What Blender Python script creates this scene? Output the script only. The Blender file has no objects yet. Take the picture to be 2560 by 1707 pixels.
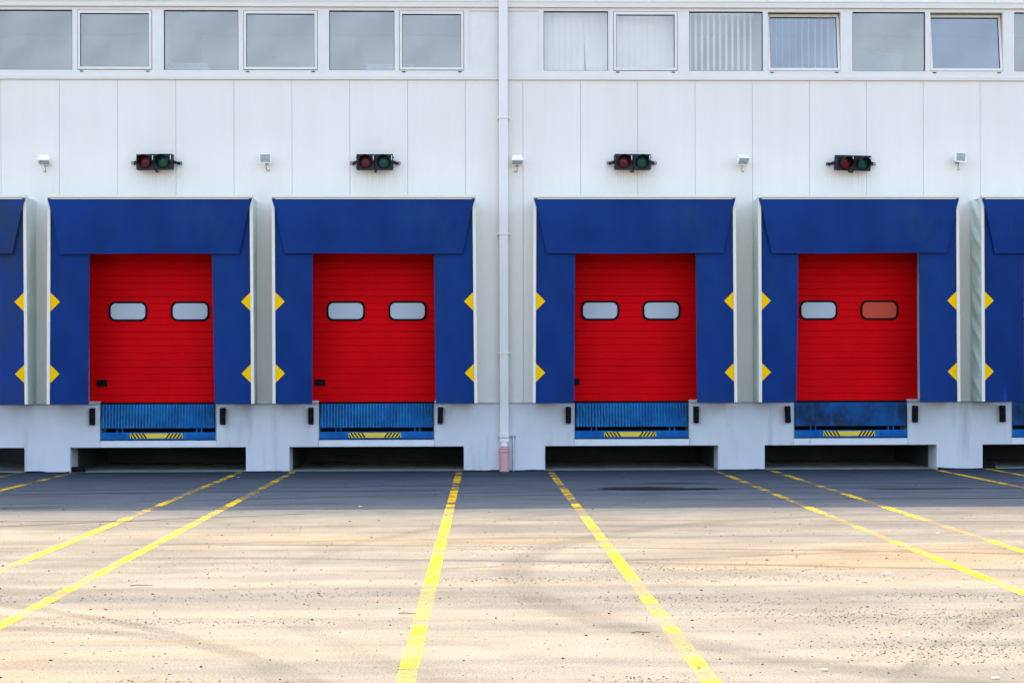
import bpy, bmesh, math, random
from mathutils import Vector, Matrix, noise as mn
R = math.radians
sc = bpy.context.scene
col = sc.collection

# ------------------------------------------------------------------ mesh helper
class MB:
    def __init__(s): s.v=[]; s.f=[]; s.m=[]
    def face(s, idx, m=0): s.f.append(tuple(idx)); s.m.append(m)
    def box(s, x0,x1,y0,y1,z0,z1,m=0):
        b=len(s.v)
        s.v += [(x0,y0,z0),(x1,y0,z0),(x1,y1,z0),(x0,y1,z0),(x0,y0,z1),(x1,y0,z1),(x1,y1,z1),(x0,y1,z1)]
        for q in ((0,3,2,1),(4,5,6,7),(0,1,5,4),(1,2,6,5),(2,3,7,6),(3,0,4,7)): s.face([b+i for i in q],m)
        return s
    def prism(s, poly, y0, y1, m=0):            # polygon in (x,z), extruded along y; counter-clockwise seen from -y
        b=len(s.v); n=len(poly)
        s.v += [(p[0],y0,p[1]) for p in poly]+[(p[0],y1,p[1]) for p in poly]
        s.face([b+i for i in range(n)],m); s.face([b+n+i for i in reversed(range(n))],m)
        for i in range(n):
            j=(i+1)%n; s.face([b+j,b+i,b+n+i,b+n+j],m)
        return s
    def grid(s, fn, nu, nv, m=0):
        b=len(s.v)
        for j in range(nv+1):
            for i in range(nu+1): s.v.append(tuple(fn(i/nu,j/nv)))
        for j in range(nv):
            for i in range(nu):
                a=b+j*(nu+1)+i; s.face((a,a+1,a+nu+2,a+nu+1),m)
        return s
    def sheet(s, fn, nu, nv, off, m=0, mb=None):          # a grid with real thickness (off = vector from front to back)
        b=len(s.v); s.grid(fn,nu,nv,m); n=(nu+1)*(nv+1); f0=len(s.f)
        s.v += [(p[0]+off[0],p[1]+off[1],p[2]+off[2]) for p in s.v[b:b+n]]
        for j in range(nv):
            for i in range(nu):
                a=b+n+j*(nu+1)+i; s.face((a,a+nu+1,a+nu+2,a+1),m if mb is None else mb)
        W=nu+1
        ring=[i for i in range(nu)]+[j*W+nu for j in range(nv)]+[nv*W+i for i in range(nu,0,-1)]+[j*W for j in range(nv,0,-1)]
        for k in range(len(ring)):
            p,q=ring[k],ring[(k+1)%len(ring)]; s.face((b+q,b+p,b+n+p,b+n+q),m)
        return s
    def tube(s, pts, r, n=10, m=0, cap=True):
        pts=[Vector(p) for p in pts]; b=len(s.v); k=len(pts)
        rr = r if isinstance(r,(list,tuple)) else [r]*k
        for i,p in enumerate(pts):
            t=(pts[min(i+1,k-1)]-pts[max(i-1,0)]).normalized()
            a=Vector((0,0,1)) if abs(t.z)<.9 else Vector((0,1,0))
            u=t.cross(a).normalized(); w=t.cross(u)
            for j in range(n):
                c=2*math.pi*j/n; s.v.append(tuple(p+u*math.cos(c)*rr[i]+w*math.sin(c)*rr[i]))
        for i in range(k-1):
            for j in range(n):
                s.face((b+i*n+j,b+i*n+(j+1)%n,b+(i+1)*n+(j+1)%n,b+(i+1)*n+j),m)
        if cap:
            s.face([b+j for j in reversed(range(n))],m); s.face([b+(k-1)*n+j for j in range(n)],m)
        return s
    def build(s, name, mats, parent=None, bevel=0, smooth=False, loc=None, rot=None):
        me=bpy.data.meshes.new(name); me.from_pydata(s.v,[],s.f); me.update()
        for mt in (mats if isinstance(mats,(list,tuple)) else [mats]): me.materials.append(mt)
        me.polygons.foreach_set('material_index', s.m)
        bm=bmesh.new(); bm.from_mesh(me); bmesh.ops.recalc_face_normals(bm,faces=bm.faces); bm.to_mesh(me); bm.free()
        if smooth:
            me.polygons.foreach_set('use_smooth',[True]*len(me.polygons))
            me.set_sharp_from_angle(angle=R(35))
        o=bpy.data.objects.new(name,me); col.objects.link(o)
        if parent is not None: o.parent=parent
        if loc: o.location=loc
        if rot: o.rotation_euler=rot
        if bevel:
            bv=o.modifiers.new('bevel','BEVEL'); bv.width=bevel; bv.segments=2; bv.limit_method='ANGLE'
        return o

def tag(o, label=None, cat=None, group=None, kind=None):
    if label: o['label']=label
    if cat: o['category']=cat
    if group: o['group']=group
    if kind: o['kind']=kind
    return o
def empty(name, loc, rot=(0,0,0)):
    o=bpy.data.objects.new(name,None); col.objects.link(o); o.location=loc; o.rotation_euler=rot; o.empty_display_size=.1
    return o
def copy_tree(o, parent=None):
    c=o.copy(); col.objects.link(c)
    if parent is not None: c.parent=parent
    for ch in list(o.children): copy_tree(ch,c)
    return c
def rrect(w,h,r,n=7):
    p=[]
    for cx,cz,a0 in ((w/2-r,-h/2+r,-90),(w/2-r,h/2-r,0),(-w/2+r,h/2-r,90),(-w/2+r,-h/2+r,180)):
        for i in range(n+1):
            a=R(a0+90*i/n); p.append((cx+r*math.cos(a),cz+r*math.sin(a)))
    return p
def ring(mb, outer, inner, y0, y1, m=0):
    b=len(mb.v); n=len(outer)
    for y in (y0,y1):
        mb.v+=[(p[0],y,p[1]) for p in outer]; mb.v+=[(p[0],y,p[1]) for p in inner]
    for i in range(n):
        j=(i+1)%n
        mb.face((b+i,b+j,b+n+j,b+n+i),m); mb.face((b+2*n+j,b+2*n+i,b+3*n+i,b+3*n+j),m)
        mb.face((b+j,b+i,b+2*n+i,b+2*n+j),m); mb.face((b+n+i,b+n+j,b+3*n+j,b+3*n+i),m)
    return mb

# ------------------------------------------------------------------ materials
class NT:
    def __init__(s, name):
        s.mat=bpy.data.materials.new(name); s.mat.use_nodes=True; s.t=s.mat.node_tree; s.n=s.t.nodes
        s.bsdf=s.n['Principled BSDF']; s.out=s.n['Material Output']
        s.co=s.n.new('ShaderNodeTexCoord').outputs['Object']
    def link(s,a,b): s.t.links.new(a,b)
    def val(s,x,inp):
        if isinstance(x,(int,float)): inp.default_value=x
        elif isinstance(x,tuple): inp.default_value=(*x,1) if len(x)==3 and len(inp.default_value)==4 else x
        else: s.link(x,inp)
    def math(s,op,a,b=0.0,c=None):
        n=s.n.new('ShaderNodeMath'); n.operation=op; s.val(a,n.inputs[0]); s.val(b,n.inputs[1])
        if c is not None: s.val(c,n.inputs[2])
        return n.outputs[0]
    def mapping(s,scale=(1,1,1),loc=(0,0,0),rot=(0,0,0)):
        n=s.n.new('ShaderNodeMapping'); n.inputs['Scale'].default_value=scale; n.inputs['Location'].default_value=loc; n.inputs['Rotation'].default_value=rot
        s.link(s.co,n.inputs[0]); return n.outputs[0]
    def noise(s,scale,detail=4,stretch=(1,1,1),loc=(0,0,0),rough=.55,rot=(0,0,0)):
        n=s.n.new('ShaderNodeTexNoise'); n.inputs['Scale'].default_value=scale; n.inputs['Detail'].default_value=detail; n.inputs['Roughness'].default_value=rough
        s.link(s.mapping(stretch,loc,rot),n.inputs['Vector']); return n.outputs[0]
    def ramp(s,x,a,b,lo=0.0,hi=1.0):
        n=s.n.new('ShaderNodeMapRange'); n.interpolation_type='SMOOTHSTEP'
        s.val(x,n.inputs[0]); n.inputs[1].default_value=a; n.inputs[2].default_value=b; n.inputs[3].default_value=lo; n.inputs[4].default_value=hi
        return n.outputs[0]
    def mix(s,f,a,b,mode='MIX'):
        n=s.n.new('ShaderNodeMix'); n.data_type='RGBA'; n.blend_type=mode
        s.val(f,n.inputs[0]); s.val(a,n.inputs[6]); s.val(b,n.inputs[7]); return n.outputs[2]
    def scale(s,c,f):   # colour times scalar
        n=s.n.new('ShaderNodeVectorMath'); n.operation='SCALE'; s.val(c,n.inputs[0]); s.val(f,n.inputs['Scale']); return n.outputs[0]
    def sep(s):
        n=s.n.new('ShaderNodeSeparateXYZ'); s.link(s.co,n.inputs[0]); return n.outputs
    def bump(s,h,strength,dist=.01):
        n=s.n.new('ShaderNodeBump'); n.inputs['Strength'].default_value=strength; n.inputs['Distance'].default_value=dist
        s.link(h,n.inputs['Height']); s.link(n.outputs[0],s.bsdf.inputs['Normal'])

def M(name, c, rough=.5, var=.06, scale=3, stretch=(1,1,1), bump=0, bscale=60, metal=0, spec=.5, stain=None, alt=None):
    t=NT(name); c=tuple(c)
    n=t.noise(scale,5,stretch)
    colr=t.scale(c, t.ramp(n,.25,.75,1-var,1+var))
    if alt: colr=t.mix(t.ramp(t.noise(scale*.6,4,stretch,(7,3,1)),.45,.7),colr,alt)
    if stain:
        sc_,ss,sl,lo,hi,am=stain
        colr=t.mix(t.ramp(t.noise(sc_,6,ss,sl,.6),lo,hi,0,am),colr,stain_col(name))
    t.val(colr,t.bsdf.inputs['Base Color'])
    t.bsdf.inputs['Roughness'].default_value=rough; t.bsdf.inputs['Metallic'].default_value=metal
    t.bsdf.inputs['Specular IOR Level'].default_value=spec
    if bump: t.bump(t.noise(bscale,3),bump)
    return t.mat
STAIN={}
def stain_col(n): return STAIN.get(n,(.12,.11,.09))
STAIN.update({'scuffed_curtain_fabric':(.012,.09,.30),'curtain_fabric':(.008,.040,.13),'curtain_fabric_dirty':(.018,.035,.045),'leveller_paint':(.02,.16,.42),'worn_leveller_paint':(.05,.045,.05),'painted_concrete':(.33,.34,.33),'white_metal':(.62,.62,.58)})

def cladding_mat():
    t=NT('cladding_paint')
    n=t.noise(.7,4); n2=t.noise(3,4,(1,1,.10))
    c=t.mix(t.ramp(n,.3,.7),(.755,.675,.570),(.785,.70,.595))
    c=t.scale(c,t.ramp(n2,.3,.75,1.01,.98))
    # grimy run-off streaks under each lamp bracket: thin vertical lines, real dirt on the sheet
    xyz=t.sep(); tot=None
    for lx in (-5.51,-1.74,2.70,6.52):
        dx=t.math('ABSOLUTE',t.math('SUBTRACT',xyz[0],lx))
        mx=t.ramp(dx,.12,.62,1,0)
        mz=t.math('MULTIPLY',t.ramp(xyz[2],4.75,5.2),t.ramp(xyz[2],5.3,5.4,1,0))
        k=t.math('MULTIPLY',mx,mz); tot=k if tot is None else t.math('ADD',tot,k)
    st=t.ramp(t.noise(38,2,(1,1,.02)),.48,.68)
    c=t.mix(t.math('MULTIPLY',t.math('MULTIPLY',tot,st),.38),c,(.40,.34,.27))
    t.val(c,t.bsdf.inputs['Base Color']); t.bsdf.inputs['Roughness'].default_value=.55; t.bsdf.inputs['Specular IOR Level'].default_value=.3
    w=t.n.new('ShaderNodeTexWave'); w.wave_type='BANDS'; w.bands_direction='X'; w.inputs['Scale'].default_value=8.0; w.inputs['Distortion'].default_value=0
    t.link(t.co,w.inputs['Vector']); t.bump(w.outputs['Fac'],.14,.004)
    return t.mat

def glass_mat(name, tint, refl, rough=.0, reflcol=(.93,.97,1)):
    t=NT(name)
    tr=t.n.new('ShaderNodeBsdfTransparent'); tr.inputs[0].default_value=(*tint,1)
    gl=t.n.new('ShaderNodeBsdfGlossy'); gl.inputs['Color'].default_value=(*reflcol,1); gl.inputs['Roughness'].default_value=rough
    m=t.n.new('ShaderNodeMixShader')
    f=t.math('ADD',t.ramp(t.noise(1.3,3),.3,.7,refl-.015,refl+.015),0.0)
    t.link(f,m.inputs[0]); t.link(tr.outputs[0],m.inputs[1]); t.link(gl.outputs[0],m.inputs[2]); t.link(m.outputs[0],t.out.inputs[0])
    return t.mat

def ground_mat():
    t=NT('yard_asphalt'); xyz=t.sep(); X,Y=xyz[0],xyz[1]
    big=t.noise(.30,5,(.35,1,1)); streak=t.noise(1.1,8,(.10,1,1),(3,1,0),.62); streak2=t.noise(3.5,7,(.06,1,1),(9,4,0),.6,rot=(0,0,.05))
    mid=t.noise(2.2,8,(.6,1,1),(1,8,2),.65); fine=t.noise(55,4,rough=.7); vf=t.noise(190,2)
    grey=(.100,.097,.090); sand=(.168,.132,.084); pale=(.146,.134,.112)
    c=t.mix(t.ramp(streak,.36,.62),grey,pale)
    c=t.mix(t.math('MULTIPLY',t.ramp(t.math('ADD',t.math('MULTIPLY',big,.6),t.math('MULTIPLY',streak2,.4)),.50,.64),.85),c,sand)
    c=t.mix(t.math('MULTIPLY',t.ramp(streak2,.5,.70),.32),c,(.050,.050,.050))
    # building's shade painted into the asphalt colour as blue-grey (wanders with noise)
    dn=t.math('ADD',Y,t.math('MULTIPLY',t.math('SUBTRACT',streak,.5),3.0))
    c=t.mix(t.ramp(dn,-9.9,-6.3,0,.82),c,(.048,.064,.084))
    c=t.mix(t.ramp(dn,-3.4,-.3,0,.7),c,(.022,.030,.042))  # strip along the dock: cleaner, less dusty asphalt plus painted contact shade
    # tyre tracks: arcs (cx, cy, radius, half width, strength)
    tr=None
    for cx,cy,r,w,s in ((4,-66.2,62.8,.06,.75),(3,-86.6,82.2,.07,.95),(5,-53.3,48.0,.06,.6),(5,-67.2,60.9,.08,.95),(9,-40,36.1,.05,.8),(12,-45,39.4,.05,.8),(-3,-80.6,73.6,.05,.4),
                        (-4,-97,88.0,.08,.35),(-6,-60,48.6,.07,.38),(-7.5,-65,52.6,.09,.36),(-3.25,-18.7,2.2,.13,.28),(5.8,-14,5.5,.22,.24),(5.8,-14,7.4,.14,.14),(12,-24,10,.12,.34),(11,-22,9.4,.10,.28),(-8,-22,8.0,.10,.25),(3,-50,39.0,.06,.28),(10,-44,32.2,.07,.25)):
        d=t.math('SQRT',t.math('ADD',t.math('POWER',t.math('SUBTRACT',X,cx),2),t.math('POWER',t.math('SUBTRACT',Y,cy),2)))
        d=t.math('ABSOLUTE',t.math('SUBTRACT',t.math('ADD',d,t.math('MULTIPLY',t.math('SUBTRACT',streak,.5),.25)),r))
        k=t.math('MULTIPLY',t.ramp(d,w*.35,w,1,0),s); tr=k if tr is None else t.math('MAXIMUM',tr,k)
    tr=t.math('MULTIPLY',tr,t.ramp(t.noise(.5,4,(.5,1,1),(5,5,5)),.36,.56))
    c=t.mix(tr,c,(.018,.018,.018))
    # oil patches in the shade
    for ox,oy,ax,ay,st in ((2.6,-4.4,1.0,.42,.9),(2.9,-3.3,.6,.18,.75),(6.4,-4.6,.9,.16,.7)):
        e=t.math('ADD',t.math('POWER',t.math('DIVIDE',t.math('SUBTRACT',X,ox),ax),2),t.math('POWER',t.math('DIVIDE',t.math('SUBTRACT',Y,oy),ay),2))
        e=t.math('ADD',e,t.math('MULTIPLY',t.math('SUBTRACT',mid,.5),2.6))
        c=t.mix(t.ramp(e,.55,.95,st,0),c,(.008,.008,.009))
    c=t.scale(c,t.ramp(mid,.25,.75,.84,1.13))
    sm=t.noise(.55,5,(.8,1,1),(11,3,7),.55)
    c=t.mix(t.ramp(sm,.55,.74,0,.16),c,(.045,.043,.040))
    c=t.scale(c,t.ramp(fine,.25,.75,.72,1.22))
    g2=t.noise(120,2,(.8,1,1),(4,4,4)); c=t.scale(c,t.ramp(g2,.28,.72,.74,1.2))
    # loose chippings, in drifts
    v=t.n.new('ShaderNodeTexVoronoi'); v.inputs['Scale'].default_value=34; t.link(t.co,v.inputs['Vector'])
    gm=t.ramp(t.noise(.42,6,(.45,1,1),(2,9,4),.6),.52,.64)
    sp=t.math('MULTIPLY',t.ramp(v.outputs['Distance'],.16,.30,1,0),gm)
    cc=t.n.new('ShaderNodeSeparateColor'); t.link(v.outputs['Color'],cc.inputs[0])
    c=t.mix(t.math('MULTIPLY',sp,t.ramp(cc.outputs[0],.35,.4,0,.75)),c,t.mix(t.ramp(cc.outputs[1],.45,.55),(.024,.021,.018),(.13,.115,.10)))
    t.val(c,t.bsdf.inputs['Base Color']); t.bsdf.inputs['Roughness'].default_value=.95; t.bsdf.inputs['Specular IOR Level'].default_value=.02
    h=t.math('ADD',t.math('MULTIPLY',vf,.5),t.math('ADD',fine,t.math('MULTIPLY',sp,1.2)))
    t.bump(h,.45,.006)
    return t.mat

def line_mat():
    t=NT('worn_yellow_paint'); xyz=t.sep()
    worn=t.noise(2.0,5,(.12,1,1),(4,2,0),.6); fine=t.noise(26,5,(.5,1,1),rough=.7)
    w=t.math('ADD',t.math('ADD',t.math('MULTIPLY',worn,.55),t.math('MULTIPLY',t.noise(.45,3,(.5,1,1),(8,1,2)),.45)),t.math('MULTIPLY',t.math('SUBTRACT',fine,.5),.5))
    c=t.mix(t.ramp(w,.40,.60),(.56,.35,.0006),(.50,.33,.006))
    t.val(c,t.bsdf.inputs['Base Color']); t.bsdf.inputs['Roughness'].default_value=.8; t.bsdf.inputs['Specular IOR Level'].default_value=.08
    tr=t.n.new('ShaderNodeBsdfTransparent'); m=t.n.new('ShaderNodeMixShader')
    t.link(t.ramp(w,.40,.545,0,.92),m.inputs[0]); t.link(t.bsdf.outputs[0],m.inputs[1]); t.link(tr.outputs[0],m.inputs[2]); t.link(m.outputs[0],t.out.inputs[0])
    return t.mat

def streaky(name, base, dark, light, rough=.45, sx=14, ribs=False):
    t=NT(name)
    a=t.noise(sx,5,(1,1,.12)); b=t.noise(2.2,5,(1,1,1),(3,3,3),.6)
    c=t.mix(t.ramp(b,.38,.66),dark,base); c=t.mix(t.math('MULTIPLY',t.ramp(a,.5,.75),.35 if ribs else .55),c,light)
    if ribs:
        xr=t.math('SINE',t.math('MULTIPLY',t.math('ADD',t.sep()[0],t.math('MULTIPLY',t.noise(14,2),.02)),2*math.pi/.052)); c=t.mix(t.math('MULTIPLY',t.ramp(xr,.2,.9),t.ramp(t.noise(1.6,4,(1,1,.7),(6,6,6)),.35,.6,.15,.75)),c,light)
    t.val(c,t.bsdf.inputs['Base Color']); t.bsdf.inputs['Roughness'].default_value=rough; t.bsdf.inputs['Specular IOR Level'].default_value=.10
    t.bump(t.noise(70,3),.12); return t.mat

m_clad=cladding_mat()
m_white=M('white_metal',(.74,.66,.565),.45,.03,2,(1,1,.3),spec=.4,stain=(3,(.4,1,1),(1,1,1),.55,.75,.3))
m_frame=M('window_profile_paint',(.72,.645,.56),.4,.03,4)
m_fascia=M('fascia_metal',(.70,.63,.53),.45,.03,1.5)
m_gasket=M('dark_rubber_gasket',(.010,.012,.015),.6,spec=.15)
m_conc=M('painted_concrete',(.60,.585,.575),.8,.05,1.6,bump=.12,bscale=35,spec=.2,stain=(3.2,(1,1,.14),(2,4,6),.52,.72,.55))
m_beam=M('beam_concrete',(.68,.66,.645),.75,.05,4,bump=.1,bscale=40,spec=.2)
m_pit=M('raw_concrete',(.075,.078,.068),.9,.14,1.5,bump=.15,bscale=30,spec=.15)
m_pitfloor=M('dusty_concrete_floor',(.34,.33,.28),.95,.22,3.5,bump=.3,bscale=45,spec=.1)
m_steel=M('galvanised_steel',(.50,.52,.53),.45,.12,9,metal=.4)
m_backing=M('grey_backing',(.60,.58,.55),.8)
m_room=M('office_wall_paint',(.74,.75,.76),.8,.02)
m_roomdark=M('office_floor',(.25,.26,.27),.7)
m_roof=M('roof_sheet',(.35,.35,.35),.7)
m_curtain=M('curtain_fabric',(.0030,.0275,.137),.5,.20,1.3,(1,1,.6),bump=.22,bscale=4,spec=.08,stain=(1.6,(1,1,.5),(5,1,2),.48,.70,.70))
m_curtain_s=M('scuffed_curtain_fabric',(.0027,.0255,.127),.5,.2,1.3,(1,1,.6),bump=.22,bscale=4,spec=.08,stain=(2.6,(1.6,1,.35),(3,1,6),.60,.76,.6))
m_curtain_d=M('curtain_fabric_dirty',(.005,.030,.17),.55,.14,1.6,(1,1,.6),bump=.10,bscale=5,spec=.15,stain=(1.1,(1,1,.45),(2,7,2),.46,.68,.65))
m_canvas=M('grey_green_canvas',(.60,.64,.56),.7,.10,3,(1,1,.4),bump=.1,bscale=8,spec=.2)
m_lining=M('dark_blue_lining',(.010,.016,.035),.8,.1,4,spec=.05)
m_post=M('cream_profile',(.74,.66,.50),.35,.03,3,spec=.4)
m_yellow=M('yellow_film',(.92,.50,.0008),.6,.03,6,spec=.01)
m_door=M('red_door_paint',(.68,.0012,.004),.6,.10,1.4,(1,1,.6),spec=.04)
m_black=M('black_rubber',(.0035,.0035,.004),.7,.2,8,spec=.12,bump=.15,bscale=50)
m_bolt=M('dull_bolt_steel',(.06,.06,.06),.5)
m_blackp=M('black_plastic',(.003,.003,.0035),.5,.1,6,spec=.12)
m_acryl=M('acrylic_pane',(.44,.475,.515),.18,.03,2,spec=.6)
m_acrylr=M('orange_backed_pane',(.60,.050,.020),.2,.05,2,spec=.25)
m_lev=streaky('leveller_paint',(.002,.085,.25),(.0015,.036,.125),(.022,.22,.42),.5,24,True)
m_levw=streaky('worn_leveller_paint',(.003,.066,.21),(.008,.024,.055),(.008,.11,.30),.55,8)
m_bar=streaky('leveller_bar_paint',(.003,.13,.38),(.003,.075,.25),(.012,.19,.46),.4,7)
m_styel=M('sticker_yellow',(.72,.50,.02),.4,.05,8)
m_stblk=M('sticker_black',(.003,.003,.003),.5,spec=.1)
m_house=M('charcoal_housing',(.0065,.0075,.009),.5,.15,10,spec=.3,bump=.06,bscale=30)
m_red=M('red_lens',(.10,.002,.004),.25,.1,20,spec=.25)
m_green=M('green_lens',(.001,.055,.03),.25,.1,20,spec=.25)
m_lampw=M('lamp_white_paint',(.83,.84,.82),.35,.02)
m_lampg=M('lamp_glass',(.33,.38,.33),.15,.25,22,spec=.8)
m_cable=M('grey_cable',(.20,.20,.20),.5)
m_pipe=M('downpipe_paint',(.73,.675,.605),.4,.03,2,(1,1,.25),spec=.4)
m_clay=M('salmon_pipe_plastic',(.60,.30,.27),.4,.08,5,spec=.5)
m_blind=M('blind_fabric',(.80,.755,.69),.8,.03,4)
m_glass=glass_mat('coated_window_glass',(.90,.885,.86),.12,reflcol=(1,.875,.78))
m_glass2=glass_mat('tilted_window_glass',(.86,.86,.85),.17,reflcol=(1,.90,.78))
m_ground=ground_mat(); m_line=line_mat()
m_stone=M('dark_chippings',(.03,.027,.023),.95,.5,3,spec=.05); m_stone2=M('pale_chippings',(.17,.15,.125),.95,.25,3,spec=.05)
m_paper=M('white_paper',(.75,.75,.73),.8); m_twig=M('dry_twig',(.14,.10,.06),.9)
m_box=M('grey_blue_card',(.24,.33,.43),.8,.1,5)

# ------------------------------------------------------------------ layout (metres; wall plane y=0, camera side is -y)
DX=[-9.29,-5.495,-1.735,2.687,6.51,10.33]     # dock centres
PT=1.17                                        # top of the concrete dock face
PY=-.06
ROOFZ=9.6
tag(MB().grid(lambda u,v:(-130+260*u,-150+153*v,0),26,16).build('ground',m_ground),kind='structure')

wh=empty('warehouse',(0,0,0)); tag(wh,'long white metal clad warehouse with loading docks and a window band','building')

# concrete dock face: T shaped pillars between the docks
edges=[-20.]+[None]*0
for i in range(len(DX)+1):
    a = -20. if i==0 else DX[i-1]
    b = 20. if i==len(DX) else DX[i]
    lo0 = a+1.505 if i>0 else a; hi0=a+1.0 if i>0 else a
    lo1 = b-1.505 if i<len(DX) else b; hi1=b-1.0 if i<len(DX) else b
    poly=[(lo0,-.05),(lo1,-.05),(lo1,.425),(hi1,.425),(hi1,PT),(hi0,PT),(hi0,.425),(lo0,.425)]
    if i==0: poly=[(a,-.05),(lo1,-.05),(lo1,.425),(hi1,.425),(hi1,PT),(a,PT)]
    if i==len(DX): poly=[(lo0,-.05),(b,-.05),(b,PT),(hi0,PT),(hi0,.425),(lo0,.425)]
    MB().prism(poly,PY,.46).build('dock_wall',m_conc,wh,bevel=.012)
    MB().box(hi0+.002,hi1-.002,PY-.022,.0,PT+.002,PT+.016).build('ledge_flashing',m_steel,wh,bevel=.003)
for k,x in enumerate(DX):
    b=MB().box(x-.999,x+.999,PY+.012,.30,.427,.545); b.build('concrete_beam',m_beam,wh,bevel=.008)
    # pit lining
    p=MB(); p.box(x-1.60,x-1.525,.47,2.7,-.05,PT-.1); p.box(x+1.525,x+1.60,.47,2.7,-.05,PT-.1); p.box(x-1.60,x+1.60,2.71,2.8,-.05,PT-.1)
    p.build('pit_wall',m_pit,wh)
    MB().grid(lambda u,v:(x-1.50+3.0*u,PY+.02+2.7*v,.006+.012*v),2,2).build('pit_floor',m_pitfloor,wh)
    for q in (x-1.0,x+.992): MB().box(q,q+.008,PY-.006,PY+.1,.55,PT-.004).build('corner_angle',m_steel,wh)
    # small sill plates left and right of the leveller
    for q in (x-1.22,x+1.004): MB().box(q,q+.216,-.02,.06,PT+.018,PT+.055).build('sill_plate',m_steel,wh,bevel=.004)
m_edge=M('asphalt_edge_tar',(.012,.013,.015),.95,.3,6,bump=.4,bscale=60,spec=.05)
for i in range(len(DX)+1):
    a = -11.5 if i==0 else DX[i-1]+1.51
    b = 12.5 if i==len(DX) else DX[i]-1.51
    def ef(u,v,a=a,b=b):
        x=a+(b-a)*u; h=.012+.028*max(0,mn.noise((x*2.3,4.1,0))+.25*mn.noise((x*9,1.1,0))+.15); d=.05+.06*mn.noise((x*3.1,9.7,0))
        return (x,PY-.003-max(.01,d)*(1-v),.001+h*v*v)
    MB().grid(ef,max(12,int((b-a)*24)),3).build('asphalt_edge',m_edge)['kind']='structure'
# floor slab behind the docks
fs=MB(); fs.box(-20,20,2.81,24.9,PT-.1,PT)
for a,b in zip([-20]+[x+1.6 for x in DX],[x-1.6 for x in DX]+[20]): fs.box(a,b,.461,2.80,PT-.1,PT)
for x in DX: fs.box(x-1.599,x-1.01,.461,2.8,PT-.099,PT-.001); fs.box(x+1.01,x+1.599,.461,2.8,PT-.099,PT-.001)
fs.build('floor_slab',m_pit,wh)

# cladding: one metre wide sandwich panels, real 7 mm joints
CT=6.775; DT=4.05; DW=1.27
cl=MB(); g=.0025
def door_free(a,b):
    segs=[(a,b)]
    for x in DX:
        out=[]
        for s,e in segs:
            if e<=x-DW or s>=x+DW: out.append((s,e)); continue
            if s<x-DW: out.append((s,x-DW))
            if e>x+DW: out.append((x+DW,e))
        segs=out
    return segs
for k in range(-12,28):
    a=-8.188+k; b=a+1
    if a<-20 or b>20.2: continue
    s=door_free(a,b)
    if len(s)==1 and abs(s[0][1]-s[0][0]-1)<1e-6: cl.box(a+g,b-g,0,.05,PT+.02,CT)
    else:
        cl.box(a+g,b-g,0,.05,DT,CT)
        for s0,e0 in s:
            if e0-s0>.02: cl.box(max(s0,a+g),min(e0,b-g),0,.05,PT+.02,DT)
cl.build('cladding',m_clad,wh)
bk=MB(); bk.box(-20,20,.051,.09,DT,CT+.05)
for s0,e0 in door_free(-20,20): bk.box(s0,e0,.051,.09,PT,DT)
bk.build('wall_backing',m_backing,wh)
MB().box(-20,20,-.028,.05,CT+.002,6.842).build('sill_flashing',m_fascia,wh,bevel=.004)
MB().box(-20,20,-.012,.0495,6.8425,6.86).build('window_sill',m_white,wh)
MB().box(-20,20,-.04,.05,8.034,8.128).build('fascia',m_fascia,wh,bevel=.004)
MB().box(-20,20,-.048,.05,8.1285,8.142).build('fascia_drip',m_fascia,wh)
up=MB()
for k in range(-12,28):
    a=-8.19+k+.27; up.box(a+g,a+1-g,0,.05,8.1425,9.5)
up.build('upper_cladding',m_clad,wh)
MB().box(-20,20.9,.051,.09,8.0,9.45).build('upper_backing',m_backing,wh)
MB().box(-20.05,20.95,-.03,25,9.5,ROOFZ).build('roof',m_roof,wh)
MB().box(-20,20.9,25.01,25.1,0,9.49).box(-20.04,-20.001,.1,25,0,9.49).box(20.901,20.94,.1,25,0,9.49).build('outer_wall',m_clad,wh)

# ------------------------------------------------------------------ window band
FX=[(-8.25,-6.964),(-5.391,-4.108),(-2.541,-1.413),(1.176,2.300),(3.713,5.000),(6.570,7.849),(9.420,10.70)]
OP=[(-6.879,-5.594,0),(-4.025,-2.741,0),(-1.330,-.207,0),(2.387,3.510,0),(5.084,6.367,1),(7.934,9.223,1)]
WZ0,WZ1=6.942,7.977
holes=sorted([(a,b) for a,b in FX]+[(a,b) for a,b,_ in OP])
wb=MB(); wb.box(-20,20,0,.10,6.8605,WZ0); wb.box(-20,20,0,.10,WZ1,8.0335)
px=-20
for a,b in holes:
    if a-px<1.0: wb.box(px,a,0,.10,WZ0,WZ1)
    else:
        # blank infill panel, slightly recessed between two frame posts
        l=px if px>-19 else None; r=a
        if l is not None: wb.box(l,l+.083,0,.10,WZ0,WZ1); wb.box(l+.083,r-.084,.016,.10,WZ0,WZ1); wb.box(r-.084,r,0,.10,WZ0,WZ1)
        else: wb.box(px,r,0,.10,WZ0,WZ1)
    px=b
wb.box(px,20,0,.10,WZ0,WZ1)
wb.build('window_surround',m_frame,wh)
def rect(x0,x1,z0,z1): return [(x0,z0),(x1,z0),(x1,z1),(x0,z1)]
for a,b in FX:
    w=b-a; f=MB(); ring(f,rect(.001,w-.001,.001,1.034),rect(.009,w-.009,.006,1.021),.012,.06)
    fo=f.build('window',m_gasket,wh,loc=(a,0,WZ0))
    MB().box(.0095,w-.0095,.03,.044,.0065,1.0205).build('pane',m_glass,fo)
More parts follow.
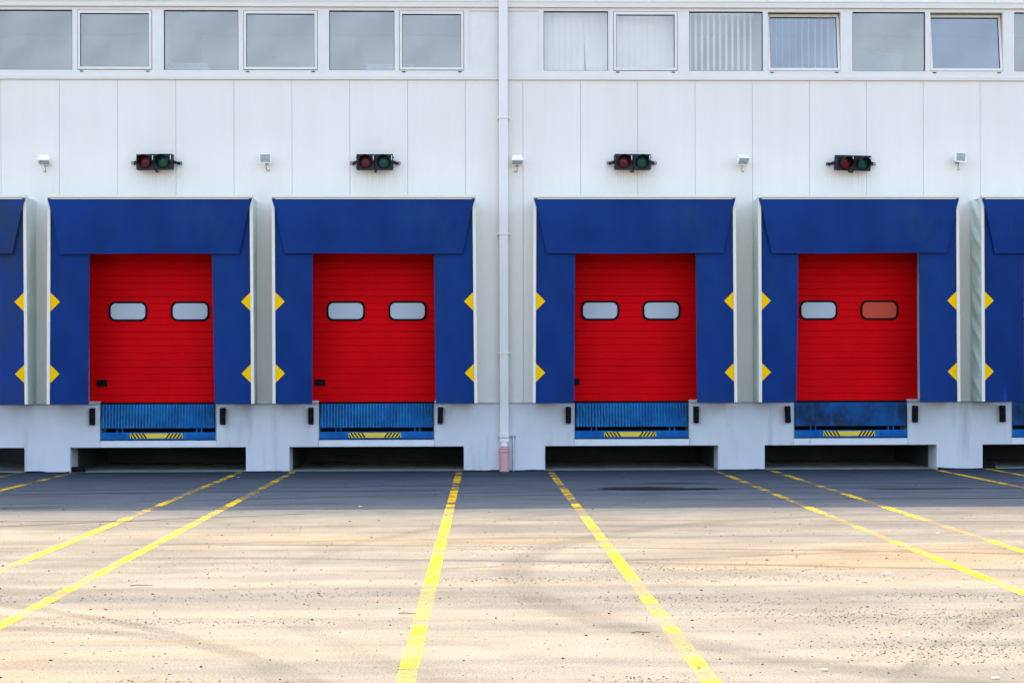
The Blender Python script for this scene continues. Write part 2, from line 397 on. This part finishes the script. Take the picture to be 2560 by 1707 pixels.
for a,b,tilt in OP:
    w=b-a; f=MB(); ring(f,rect(.001,w-.001,.001,1.034),rect(.006,w-.006,.006,1.029),.004,.06)
    fo=f.build('window',m_gasket if not tilt else m_frame,wh,loc=(a,0,WZ0))
    ang=R(-7.2) if tilt else 0
    s=MB(); ring(s,rect(.008,w-.008,0,1.018),rect(.052,w-.052,.044,.966),-.010,.055); 
    s.build('sash',m_frame,fo,bevel=.004,loc=(0,0,.009),rot=(ang,0,0))
    k=MB(); ring(k,rect(.053,w-.053,.045,.965),rect(.058,w-.058,.047,.955),.004,.03); k.build('glazing_seal',m_gasket,fo,loc=(0,0,.009),rot=(ang,0,0))
    MB().box(.0585,w-.0585,.016,.028,.0475,.9545).build('pane',m_glass2 if tilt else m_glass,fo,loc=(0,0,.009),rot=(ang,0,0))
    for hx in (.075,w-.075): MB().box(hx-.03,hx+.03,-.014,-.001,-.032,-.016).build('drain_cap',m_blackp,fo,bevel=.004)

# office behind the band
rm=MB(); X0,X1=-12,12.5
rm.box(X0,X1,4.0,4.1,5.9,8.5); rm.box(X0,X1,.101,3.99,8.42,8.5); rm.box(X0-.1,X0,.101,3.99,5.9,8.41); rm.box(X1,X1+.1,.101,3.99,5.9,8.41)
rm.box(X0,X1,.101,.2,5.9,6.9); rm.box(X0,X1,.101,.2,8.05,8.41)
for pxx in (-5.49,.48,6.47): rm.box(pxx-.05,pxx+.05,.21,3.99,5.9,8.41)
rm.build('office_wall',m_room,wh); MB().box(X0,X1,.201,3.99,5.85,5.899).build('office_floor',m_roomdark,wh)

def blind(x0,x1,n,ang,name_label,group,skew=(),miss=(),y=.22,sw=.10):
    root=empty('vertical_blind',((x0+x1)/2,y,6.9)); tag(root,name_label,'window blind',group)
    w=x1-x0
    MB().box(-w/2,w/2,-.02,.02,1.06,1.10).build('head_rail',m_blind,root)
    for i in range(n):
        if i in miss: continue
        x=-w/2+w*(i+.5)/n
        a=ang(i) if callable(ang) else ang
        lean=dict(skew).get(i,0)
        tw=lean*4
        def f(u,v,a=a,lean=lean):
            aa=a*(1-(1-v)*min(1,abs(lean)*1.5)); d=(u-.5)*sw
            return (d*math.cos(aa)+lean*(1-v)**1.6, d*math.sin(aa)+.006*math.cos((u-.5)*3), .02+1.04*v)
        MB().sheet(f,4,8,(0,.0015,0)).build('slat',m_blind,root,smooth=True,loc=(x,0,0))
G='vertical blinds behind the office windows'
blind(1.16,2.31,11,R(8),'closed white vertical blind whose last slats swing sideways',G,skew=((7,.05),(8,.055),(9,.06),(10,.075)),sw=.112)
blind(2.37,3.46,10,R(6),'fully closed white vertical blind in the closed sash window beside the swinging slats',G,sw=.118)
blind(3.70,4.88,11,R(52),'half open vertical blind with wide pale slats and dark gaps',G,sw=.088)
blind(5.02,6.40,12,lambda i:R(72-max(0,i-5)*5),'open vertical blind of thin edge-on slats behind a tilted window',G,sw=.09,y=.36)
def office_box(x,y,w,h,label,z=6.5):
    b=MB(); b.box(-w/2,w/2,-.17,.17,0,h-.03); b.box(-w/2-.012,w/2+.012,-.18,.18,h-.029,h); b.build
    o=b.build('storage_box',m_box,None,bevel=.008,loc=(x,y,z)); tag(o,label,'box','boxes seen through the office windows')
office_box(-5.03,.55,.70,.63,'grey blue box low behind the fixed window under the second pane from left')
office_box(-1.5,.55,.86,.63,'grey blue box spanning the two panes left of the blank panel')
office_box(7.25,1.4,1.05,1.05,'large pale grey blue box behind the fixed pane between the two tilted windows')

# ------------------------------------------------------------------ dock doors (parts of the warehouse)
def make_door(x, odd):
    prof=[]; z=1.20; zt=4.1; k=0; pitch=.122
    while z<zt:
        dp=.016 if k%5==0 else .008; hw=.006 if k%5==0 else .010
        prof += [(z-hw,0),(z,dp),(z+hw,0)]; z+=pitch; k+=1
    prof=[(1.20,0)]+prof[1:]; prof[0]=(1.20,0)
    b=MB(); ys=prof
    n=len(ys)
    for (zz,d) in ys: b.v.append((-1.2,d,zz)); b.v.append((1.2,d,zz))
    for i in range(n-1): b.face((2*i,2*i+1,2*i+3,2*i+2))
    b.box(-1.2,1.2,.03,.07,1.19,4.12)
    d=b.build('dock_door',m_door,wh,loc=(x,.06,0))
    if odd: tag(d,'red sectional door with one orange-red window')
    MB().box(-1.2,1.2,-.008,.028,1.152,1.1985).build('bottom_seal',m_black,d,bevel=.004)
    for i,s in enumerate((-.535,.535)):
        o=rrect(.668,.345,.115); inn=rrect(.596,.276,.088)
        r=MB(); ring(r,o,inn,-.022,-.0005); r.build('window_frame',m_black,d,bevel=.006,loc=(s,0,2.778))
        r=MB(); r.prism(rrect(.595,.275,.088),-.010,-.001)
        p=r.build('window_pane',m_acrylr if (odd and i==1) else m_acryl,d,loc=(s,0,2.778))
        if odd and i==1: tag(p,'orange-red window pane')
    if not odd:
        h=MB(); ring(h,rect(-.092,.092,-.056,.056),rect(-.076,.076,-.042,.042),-.012,0); h.box(-.075,.075,-.002,-.0005,-.041,.041); h.box(-.075,.075,-.02,-.003,-.054,-.041)
        h.build('recessed_handle',m_blackp,d,loc=(-.985,0,1.54))
    for q in (-1.268,1.21): MB().box(q,q+.058,-.035,.06,PT+.06,4.04).build('door_guide',m_white,d)
for i,x in enumerate(DX): make_door(x, i==4)

# ------------------------------------------------------------------ dock shelters
SH_L=['blue dock shelter with dirty teal stains, cut off by the left edge of the picture',
 'blue dock shelter between the far left floodlight and the square-on floodlight',
 'blue dock shelter just left of the downpipe',
 'blue dock shelter just right of the downpipe',
 'blue dock shelter around the red door with the orange-red window',
 'blue dock shelter with pale scuffs and creased side canvas, cut off by the right edge']
HW=1.72; SB=1.185; ST=4.70; SY=-.65
def make_shelter(i,x):
    rd=random.Random(40+i)
    root=empty('dock_shelter',(x,0,SB)); tag(root,SH_L[i],'dock shelter','blue dock shelters along the wall')
    H=ST-SB; cm=m_curtain_d if i==0 else m_curtain_s if i==5 else m_curtain
    MB().box(-HW,HW,SY-.035,SY+.03,H-.042,H).box(-HW-.012,HW+.012,SY-.01,SY+.02,H-.012,H+.010).build('top_rail',m_post,root,bevel=.004)
    off=[rd.uniform(-.02,.02) for _ in range(4)]
    for s in (-1,1):
        q=0 if s<0 else 1
        spread=.016+.01*rd.random() if (s<0 and i in (1,3)) or (s>0) else -.006
        p=MB()
        def pf(u,v,s=s,sp=spread):
            xx=s*(HW+sp*(1-v)) - s*.052*(u if s>0 else u)
            return (xx,SY-.012,(H-.043)*v)
        p.sheet(pf,1,6,(0,.045,0)); p.build('side_post',m_post,root,bevel=.005)
        # side curtain
        x_out=HW-.03; top_in=1.022+off[q]-(.03 if i==5 else 0); bot_in=1.055+off[q+2]*1.2-(.05 if i==5 else 0)
        ph=rd.uniform(0,6)
        def cf(u,v,s=s,a=x_out,ti=top_in,bi=bot_in,ph=ph,sp=spread):
            inn=bi+(ti-bi)*v; out=a+sp*(1-v); xx=out+(inn-out)*u
            yy=SY+.012-.018*u*(1-v)**2+.010*math.sin(2.3*v*3+ph)*u+.006*math.sin(u*4+v*5+ph)
            return (s*xx,yy-.0,(H-.06)*v)
        MB().sheet(cf,10,24,(0,.006,0)).build('side_curtain',cm,root,smooth=True)
        # half diamond guide marks stuck to the curtain
        for zc in (2.910,1.698):
            v=(zc-SB)/(H-.06); out=x_out+spread*(1-v)-.010
            def yf(xx,zz):
                vv=(zz-SB)/(H-.06); inn=bot_in+(top_in-bot_in)*vv; oo=x_out+spread*(1-vv); u=(oo-xx)/(oo-inn)
                return cf(u,vv)[1]-.004
            mk=MB(); N=8
            def df(u,v2):
                zz=zc+.172*(2*v2-1); wx=.170*(1-abs(2*v2-1)); xx=out-wx*u
                return (s*xx,yf(xx,zz),zz-SB)
            mk.sheet(df,N,N*2,(0,.002,0)); mk.build('guide_mark',m_yellow,root)
        # side canvas
        amp=.05 if i==5 else (.012 if i!=0 else .008); ph2=rd.uniform(0,6)
        def kf(u,v,s=s,amp=amp,ph2=ph2):
            e=math.sin(math.pi*min(1,max(0,u)))
            q=H*v-.5*u+.12*mn.noise((u*2,v*5,i*3.1)); w=amp*.45*e*(math.sin(q*15+ph2)+.5*math.sin(q*27+ph2*2)+.6*mn.noise((u*3,v*7,i*2.1)))
            return (s*(HW-.02)+w*s,SY+.034+(-.002-SY-.034)*u,(H-.02)*v)
        MB().sheet(kf,14,70,(-s*.003,0,0),0,1).build('side_canvas',[m_canvas,m_lining],root,smooth=True)
    MB().sheet(lambda u,v:(-HW+.03+(2*HW-.06)*u,SY+.035+(-.038-SY)*v,H-.024),1,1,(0,0,-.006),0,1).build('top_canvas',[m_canvas,m_lining],root)
    # head curtain: a trapezoid flap hanging in front, bellied a little
    ph=rd.uniform(0,6); hh=.985
    def hf(u,v):
        t=1-v; half=HW-.03 - (.012 if t<.25 else .012)*0 - (.195*max(0,(t-.02))**1.0)
        if t<.28: half=(HW-.005)-(HW-.005-(HW-.03-.195*.28))*(t/.28)
        xx=half*(2*u-1)
        yy=SY-.028-.030*math.sin(math.pi*min(1,t*1.05))*.6-.012*t+.007*math.sin(u*9+ph)*t+.012*mn.noise((u*4,t*3,i*5.3))*t
        return (xx,yy,H-.055-(hh-.055)*t+.006*math.sin(u*6+ph)*t)
    MB().sheet(hf,36,18,(0,.006,0)).build('head_curtain',cm,root,smooth=True)
    MB().box(-HW+.06,HW-.06,SY-.034,SY+.02,H-.066,H-.05).build('curtain_batten',m_post,root)
for i,x in enumerate(DX): make_shelter(i,x)

# ------------------------------------------------------------------ dock levellers
LV_L={1:'blue dock leveller with ribbed lip under the leftmost full red door',2:'blue ribbed dock leveller under the red door left of the downpipe',
      3:'blue ribbed dock leveller under the red door right of the downpipe',4:'worn blue dock leveller with plain scuffed lip and bright bar',5:'dark blue dock leveller cut off by the right edge of the picture',0:'blue dock leveller beyond the left edge'}
def make_leveller(i,x):
    root=empty('dock_leveller',(x,PY,0)); tag(root,LV_L[i],'dock leveller','dock levellers under the doors')
    plain = i>=4
    zt,zb=1.168,.760; w=.972
    def lf(u,v):
        xx=-w+2*w*u; zz=zb+(zt-zb)*v
        rib=0 if plain else .0045*max(0,math.sin(xx*2*math.pi/.046+.9*math.sin(zz*2*math.pi/.05)))
        dent=.006*mn.noise((xx*2,zz*4,i*3.3))
        return (xx,.012-.035*(1-v)-rib+dent-(.015*(1-min(1,(1-v)/.06))*-1 if v>.94 else 0),zz)
    nu,nv=(40,12) if plain else (336,36)
    MB().sheet(lf,nu,nv,(0,.014,0)).build('lip_plate',m_levw if plain else m_lev,root,smooth=True)
    MB().box(-w,w,.045,.75,zt-.012,zt).build('deck',m_levw if plain else m_lev,root)
    MB().box(-w,w,.035,2.7,zt-.03,zt-.013).build('deck_support',m_black,root)
    b=MB(); b.box(-w-.012,w+.012,-.004,.05,.562,.690); b.box(-w-.012,w+.012,.05,.12,.562,.572); b.build('front_bar',m_bar,root,bevel=.005)
    for s in (-.70,-.615,.66,.745): MB().box(s-.009,s+.009,.0,.06,.6905,.80).build('lip_support',m_bar,root)
    st=MB(); L=.905; hgt=.086; y=-.0065
    st.prism(rrect(L,hgt,.012,4),y,-.0045,0)
    for sg in (-1,1):
        for k in range(5):
            x0=sg*(.155+.062*k)
            # black slash leaning towards the middle
            p=[(x0,-hgt/2+.001),(x0+sg*.030,-hgt/2+.001),(x0+sg*.030+sg*.055*0+sg*.058,hgt/2-.001),(x0+sg*.058,hgt/2-.001)]
            lim=sg*(L/2-.004)
            p=[((min(q[0],lim) if sg>0 else max(q[0],lim)),q[1]) for q in p]
            st.prism(p if sg>0 else p[::-1],y-.0012,y-.0002,1)
    s_=st.build('warning_sticker',[m_styel,m_stblk],root,loc=(-.03,0,.628)); 
for i in (1,2,3,4,5): make_leveller(i,DX[i])

# ------------------------------------------------------------------ rubber dock bumpers
def bumper_proto():
    b=MB(); 
    def prof(): return [(-.045,-.145),(.045,-.145),(.045,.145),(-.045,.145)]
    b.prism(prof(),-.095,-.001)
    return b
bp=[(-6.611,'left','leftmost full dock'),(-4.377,'right','leftmost full dock'),(-2.861,'left','dock left of the downpipe'),(-.631,'right','dock left of the downpipe'),
    (1.584,'left','dock right of the downpipe'),(3.80,'right','dock right of the downpipe'),(5.40,'left','dock with the plain worn leveller'),(7.621,'right','dock with the plain worn leveller'),(9.157,'left','dock cut off by the right edge')]
b0=None
for k,(x,side,where) in enumerate(bp):
    if b0 is None:
        b0=empty('dock_bumper',(0,0,0)); bumper_proto().build('rubber_block',m_black,b0,bevel=.014)
        for zz in (-.11,0,.11): MB().tube([(0,-.0955,zz),(0,-.100,zz)],.006,8).build('bolt_head',m_bolt,b0)
        o=b0
    else: o=copy_tree(b0)
    o.location=(x,PY,.965); o.rotation_euler=(0,R([0,0,0,1.2,0,0,-1.6,1,-1.4][k]),0)
    tag(o,'black rubber bumper on the %s side of the %s'%(side,where),'dock bumper','rubber dock bumpers')

# ------------------------------------------------------------------ traffic lights
TL=[(-5.51,5.325,R(-7),0,'horizontal red and green signal lamp above the leftmost full dock'),
    (-1.745,5.325,0,0,'horizontal red and green signal lamp above the dock left of the downpipe'),
    (2.70,5.33,R(3),0,'horizontal red and green signal lamp above the dock right of the downpipe'),
    (6.525,5.318,R(9),R(-9),'horizontal signal lamp turned and tipped down, above the orange-red window')]
def make_tl():
    root=empty('signal_lamp',(0,0,0))
    hd=empty('tmp',(0,0,0)); bpy.data.objects.remove(hd)
    h=MB(); h.box(-.312,-.003,-.235,-.10,-.132,.132); h.box(.003,.312,-.235,-.10,-.132,.132); h.box(-.30,.30,-.098,-.085,-.12,.12)
    for s in (-1,1):
        for zz in (-.085,.085): h.tube([(s*.311,-.16,zz),(s*.328,-.16,zz)],.014,8)
    h.build('housing',m_house,root,bevel=.012)
    for s,mt,nm in ((-.157,m_red,'red_lens'),(.157,m_green,'green_lens')):
        def lens(u,v):
            a=2*math.pi*u; r=.096*v; return (s+r*math.cos(a),-.236-.018*(1-v*v),r*math.sin(a))
        MB().grid(lens,28,6).build(nm,mt,root,smooth=True)
        def vis(u,v):
            a=R(-42+264*u); ln=.125*(1-max(0,(abs(u-.5)-.22)/.28)**1.3*.85)
            r=.108+.004*v; return (s+r*math.cos(a),-.236-ln*v,r*math.sin(a))
        MB().sheet(vis,32,5,(0,0,.0035)).build('visor',m_house,root,smooth=True)
        ri=MB(); n=28
        ring(ri,[(s+.118*math.cos(2*math.pi*k/n),.118*math.sin(2*math.pi*k/n)) for k in range(n)],[(s+.097*math.cos(2*math.pi*k/n),.097*math.sin(2*math.pi*k/n)) for k in range(n)],-.243,-.2355)
        ri.build('bezel',m_blackp,root)
        MB().box(s+.128,s+.141,-.238,-.2355,.032,.108).build('white_strip',m_lampw,root)
    for s in (-1,1):
        b=MB(); b.tube([(s*.313,-.16,0),(s*.36,-.15,-.004)],[.034,.026],12)
        q=[.345,.410]
        for zz in (-.024,.016): b.box(min(s*.345,s*.43),max(s*.345,s*.43),-.05,-.035,zz,zz+.010)
        for xx in (.345,.383,.422): b.box(min(s*xx,s*(xx+.010)),max(s*xx,s*(xx+.010)),-.052,-.033,-.0235,.0255)
        b.tube([(s*.355,-.15,0),(s*.35,-.045,0)],.02,10); b.box(s*.38-.02,s*.38+.02,-.034,-.0005,-.02,.02)
        b.build('bracket',m_house,root)
    MB().tube([(.015,-.16,-.13),(.015,-.16,-.150),(.012,-.12,-.158),(.0,-.05,-.15),(-.005,-.004,-.14)],.014,8).build('cable',m_blackp,root,smooth=True)
    return root
t0=make_tl()
for k,(x,z,yaw,pit,lab) in enumerate(TL):
    o=t0 if k==0 else copy_tree(t0)
    o.location=(x,0,z); tag(o,lab,'signal lamp','red and green signal lamps above the docks')
    piv=Matrix.Translation((0,-.16,0))@Matrix.Rotation(yaw,4,'Z')@Matrix.Rotation(pit*-1,4,'X')@Matrix.Translation((0,.16,0))
    for ch in o.children:
        if not ch.name.startswith(('bracket',)): ch.matrix_local=piv

# ------------------------------------------------------------------ floodlights
FL=[(-7.406,5.375,64,4,-1,'white floodlight pointing down, nearest the left edge'),(-3.621,5.40,14,-3,1,'white floodlight facing outward with glass square on, between the two left docks'),
    (.708,5.375,62,2,-1,'white floodlight pointing down, beside the downpipe'),(4.616,5.385,46,14,1,'white floodlight half tilted down, between the two right full docks'),
    (8.397,5.42,4,12,1,'white floodlight turned sideways with glass facing out, nearest the right edge')]
def make_fl(x,z,tilt,yaw,hk,lab):
    root=empty('floodlight',(x,0,z)); tag(root,lab,'floodlight','small white floodlights on the wall')
    arm=MB(); arm.tube([(0,-.001,-.05),(0,-.09,-.05),(0,-.12,-.02)],.013,8); arm.box(-.03,.03,-.012,-.0005,-.09,-.01); arm.build('wall_arm',m_cable,root)
    rot=Matrix.Translation((0,-.14,0))@Matrix.Rotation(R(yaw),4,'Z')@Matrix.Rotation(R(tilt),4,'X')
    b=MB(); w1,h1,w0,h0=.098,.078,.075,.055; n=len(b.v)
    b.v+=[(-w1,-.045,-h1),(w1,-.045,-h1),(w1,-.045,h1),(-w1,-.045,h1),(-w0,.055,-h0),(w0,.055,-h0),(w0,.055,h0),(-w0,.055,h0)]
    for q in ((4,7,6,5),(0,1,5,4),(1,2,6,5),(2,3,7,6),(3,0,4,7),(0,3,2,1)): b.face(q)
    ring(b,rect(-.103,.103,-.083,.083),rect(-.086,.086,-.066,.066),-.062,-.0455)
    b.box(-.012,.012,-.068,-.063,.068,.078)
    o=b.build('body',m_lampw,root,bevel=.004); o.matrix_local=rot
    gl=MB(); gl.box(-.0855,.0855,-.055,-.0465,-.0655,.0655); o=gl.build('glass',m_lampg,root); o.matrix_local=rot
    c=[(0,-.13,-.07),(0,-.11,-.12),(0,-.07,-.165)]
    for a in range(0,200,25): c.append((hk*(.022-.022*math.cos(R(a))),-.06+.05*a/200,-.175-.03*math.sin(R(a))))
    MB().tube(c,.0065,8).build('cable',m_cable,root,smooth=True)
for a in FL: make_fl(*a)

# ------------------------------------------------------------------ downpipe
dp=empty('downpipe',(.472,0,0)); tag(dp,'white square rainwater downpipe running down the wall into a salmon pipe','downpipe')
MB().box(-.078,.078,-.165,-.03,.60,9.45).build('pipe',m_pipe,dp,bevel=.012)
MB().box(-.083,.083,-.172,-.062,.505,.665).build('pipe_shoe',m_pipe,dp,bevel=.008)
MB().tube([(0,-.118,.504),(0,-.118,.43)],[.06,.068],20).build('reducer',m_pipe,dp,smooth=True)
sp=MB(); sp.tube([(0,-.155,-.02),(0,-.155,.40)],.083,24); 
for zz in (.345,.40): sp.tube([(0,-.155,zz-.018),(0,-.155,zz-.008),(0,-.155,zz+.008),(0,-.155,zz+.018)],[.084,.092,.092,.084],24)
sp.build('ground_pipe',m_clay,dp,smooth=True)
for z in (6.10,4.096,2.036):
    c=MB(); ring(c,rect(-.095,.095,-.176,-.001),rect(-.0785,.0785,-.1655,-.0005),-.012,.012)
    c2=MB(); c2.v=[(p[0],p[2],p[1]) for p in c.v]; c2.f=c.f; c2.m=c.m
    c2.box(-.115,.115,-.03,-.0003,-.011,.011); c2.build('pipe_clamp',m_white,dp,loc=(0,0,z))
c=MB(); c.box(-.125,.20,-.078,-.061,-.006,.006); ring(c,[(-.09,-.006),(.09,-.006),(.09,.006),(-.09,.006)],[(-.084,-.003),(.084,-.003),(.084,.003),(-.084,.003)],-.178,-.173); c.build('pipe_clamp',m_cable,dp,loc=(0,0,.583))
cd=empty('earthing_conduit',(.63,PY,0)); tag(cd,'thin grey conduit with a small cap beside the salmon drain pipe','conduit')
MB().tube([(0,-.025,-.02),(0,-.025,.60)],.016,10).build('tube',m_steel,cd,smooth=True); MB().box(-.028,.028,-.05,-.001,.60,.628).build('cap',m_steel,cd,bevel=.004)
sk=MB(); sk.box(-.012,.012,-.02,0,-.075,-.055); sk.prism([(-.010,-.055),(.004,-.055),(.010,0),(-.004,0)],-.014,-.002)
tag(sk.build('metal_hook',m_steel,None,loc=(5.80,PY+.011,.545)),'small bent metal hook on the pale beam under the worn leveller','hook')

# black rubber blocks in the pit corners
for x,lab in ((DX[1]-1.39,'black rubber block on the floor in the left corner of the leftmost full pit'),(DX[5]-1.37,'black rubber block in the corner of the pit at the right edge')):
    b=MB(); b.prism([(-.11,0),(.11,0),(.09,.085),(-.11,.085)],-.06,.06); b.box(-.10,-.02,-.064,-.06,.02,.06)
    tag(b.build('rubber_block',m_black,None,bevel=.01,loc=(x,.05,.008)),lab,'rubber block','rubber blocks in the pit corners')

# ------------------------------------------------------------------ painted lines
LW=.055
names=['the dock cut off left','the leftmost full dock','the dock left of the downpipe','the dock right of the downpipe','the dock with orange-red window','the dock cut off right']
for i,x in enumerate(DX):
    for s in (-1,1):
        if i==0 and s<0: continue
        if i==5 and s>0: continue
        rd=random.Random(i*7+s)
        xl=x+s*1.43; sw=-.085 if (i==2 and s>0) else 0
        def lf(u,v):
            y=PY-.005-24*v; return (xl+sw*min(1,v*24/18.5)+LW*(2*u-1)+.006*mn.noise((y*1.3,i,s*3+u)),y,.004)
        o=MB().grid(lf,1,120).build('parking_line',m_line)
        tag(o,'yellow line from the %s pit corner of %s'%('left' if s<0 else 'right',names[i]),'floor line','yellow lines on the yard')

# ------------------------------------------------------------------ loose stones, litter
rd=random.Random(5)
st=MB()
def stone(x,y,r,m):
    b=len(st.v); n=5
    a0=rd.uniform(0,6); sq=rd.uniform(.5,.9)
    top=(x+rd.uniform(-.3,.3)*r,y+rd.uniform(-.3,.3)*r,r*sq)
    st.v.append(top)
    for k in range(n):
        a=a0+2*math.pi*k/n; q=r*rd.uniform(.7,1.2); st.v.append((x+q*math.cos(a),y+q*math.sin(a)*.9,r*sq*rd.uniform(.25,.6)))
    for k in range(n):
        a=a0+2*math.pi*k/n; q=r*rd.uniform(.7,1.1); st.v.append((x+q*math.cos(a),y+q*math.sin(a)*.9,-.002))
    for k in range(n):
        j=(k+1)%n; st.face((b,b+1+k,b+1+j),m); st.face((b+1+k,b+1+n+k,b+1+n+j,b+1+j),m)
for _ in range(3000):
    y=-rd.uniform(.3,20.5) if rd.random()<.5 else -rd.uniform(9,20.5); hw=(26.7+y)*.36+.6
    x=rd.uniform(-hw,hw)+.3
    stone(x,y,rd.choice((.003,.004,.004,.005,.006,.008)) if rd.random()<.95 else rd.uniform(.009,.014),0 if rd.random()<.72 else 1)
for (cx,cy,sx,sy,n) in ((2.9,-17.5,.75,.35,900),(3.1,-16.3,.9,.25,500),(1.5,-15.4,.9,.18,420),(-2.0,-16.3,1.3,.12,300),(.5,-14.2,.7,.14,260),(1.9,-13.6,1.0,.12,260),(-1.9,-18.4,.9,.12,420),(-3.3,-18.2,.3,.10,160),(.9,-18.4,.25,.10,160),(3.4,-16.6,.9,.5,420),(2.2,-14.2,1.2,.22,420),(2.3,-16.0,.8,.3,300),(.35,-12.0,.45,.18,220),(1.2,-13.3,.6,.2,160),(-3.2,-15.2,1.4,.2,300),(-1.2,-15.0,.8,.2,200),(3.6,-15.3,.7,.15,220)):
    for _ in range(n): stone(rd.gauss(cx,sx*.6),rd.gauss(cy,sy*.7),rd.uniform(.002,.007),0 if rd.random()<.5 else 1)
for _ in range(700):
    i=rd.randrange(1,6); stone(DX[i]+rd.uniform(-1.45,1.45),rd.uniform(0,1.6),rd.uniform(.004,.016),0 if rd.random()<.5 else 1)
tag(st.build('gravel',[m_stone,m_stone2]),kind='stuff')
cam_h,cam_d,fpx=1.653,26.67,3840.
def gp(px,py):
    th=math.atan(88/3840); dep=cam_h*fpx/(py-938.3); lat=(px-1280)/fpx*dep
    return (lat*math.cos(th)+dep*math.sin(th), -cam_d+dep*math.cos(th)-lat*math.sin(th))
PP=[(615,1432,.05,'thin white paper scrap on sunlit yard left of centre, farther of two'),(629,1538,.04,'white paper scrap on the sunlit yard left of centre, the nearer of two'),
    (1182,1393,.06,'crumpled white paper scrap just right of the central yellow line'),(1226,1415,.05,'white paper scrap lying in gravel right of the central yellow line'),
    (2344,1336,.05,'tiny white scrap between the two yellow lines at the far right'),(2218,1437,.05,'flat white scrap on the bare sunlit yard at right'),(2391,1469,.06,'long thin white scrap near the right edge below the yellow lines'),
    (2058,1678,.045,'white scrap at the bottom edge right of the nearest yellow line'),(2266,1593,.04,'white scrap among dark gravel at lower right'),(2486,1700,.05,'white strip at the bottom right corner'),
    (596,1192,.05,'white scrap on shaded asphalt by the pillar between the two left docks'),(900,1266,.05,'white scrap on the shadow edge below the dock left of the downpipe')]
for px_,py_,s,lab in PP:
    x,y=gp(px_,py_)
    def pf(u,v): return (.42*s*((u-.5)*1.9+.5*mn.noise((v*2,px_,u))),.42*s*((v-.5)*.9+.4*mn.noise((u*2,px_,5))),.007+.012*abs(mn.noise((u*2.1,v*2.3,px_)))+.004*u)
    o=MB().sheet(pf,6,4,(0,0,-.0015)).build('paper_scrap',m_paper,None,loc=(x,y,0),rot=(0,0,rd.uniform(-.5,.5))); tag(o,lab,'litter','paper scraps on the yard')
for px_,py_,l,lab in ((352,1462,.09,'short brown twig on the sunlit yard between the two left yellow lines'),(1015,1534,.06,'short brown twig just left of the central yellow line'),(1600,1583,.06,'thin twig left of the yellow line at lower right')):
    x,y=gp(px_,py_)
    o=MB().tube([(-l,0,.006),(-l*.3,.01,.010),(l*.4,-.004,.008),(l,.012,.006)],[.003,.004,.0035,.002],6).build('twig',m_twig,None,loc=(x,y,0),rot=(0,0,rd.uniform(-.3,.3))); tag(o,lab,'twig','twigs on the yard')

# ------------------------------------------------------------------ light, sky, camera
az=R(-14); tan_in=ROOFZ/7.60; el=math.atan(tan_in*math.cos(az))
s=Vector((math.sin(az)*math.cos(el),math.cos(az)*math.cos(el),math.sin(el)))
ld=bpy.data.lights.new('sun','SUN'); ld.energy=2.15; ld.angle=R(.5); ld.color=(1,.81,.55)
lo=bpy.data.objects.new('sun',ld); col.objects.link(lo); lo.rotation_euler=s.to_track_quat('Z','Y').to_euler(); lo.location=(0,10,30)
w=bpy.data.worlds.new('World'); sc.world=w; w.use_nodes=True; nt=w.node_tree
sky=nt.nodes.new('ShaderNodeTexSky'); sky.sky_type='NISHITA'; sky.sun_disc=False; sky.sun_elevation=el; sky.sun_rotation=az
sky.air_density=1.0; sky.dust_density=5.0; sky.ozone_density=1.0
bg=nt.nodes['Background']; nt.links.new(sky.outputs[0],bg.inputs[0]); bg.inputs[1].default_value=.15

cd_=bpy.data.cameras.new('camera'); cam=bpy.data.objects.new('camera',cd_); col.objects.link(cam); sc.camera=cam
cd_.sensor_width=36; cd_.lens=54; cd_.shift_y=84.8/2560; cd_.clip_end=1000
th=math.atan(88/3840); ro=.0026
f=Vector((math.sin(th),math.cos(th),0)); r=Vector((math.cos(th),-math.sin(th),0)); u=Vector((0,0,1))
rr=r*math.cos(ro)-u*math.sin(ro); uu=u*math.cos(ro)+r*math.sin(ro)
cam.matrix_world=Matrix(((rr.x,uu.x,-f.x,0),(rr.y,uu.y,-f.y,-cam_d),(rr.z,uu.z,-f.z,cam_h),(0,0,0,1)))
sc.view_settings.view_transform='Standard'; sc.view_settings.look='None'; sc.view_settings.exposure=2.58; sc.view_settings.gamma=1
sc.cycles.max_bounces=8; sc.cycles.diffuse_bounces=4; sc.cycles.transparent_max_bounces=12
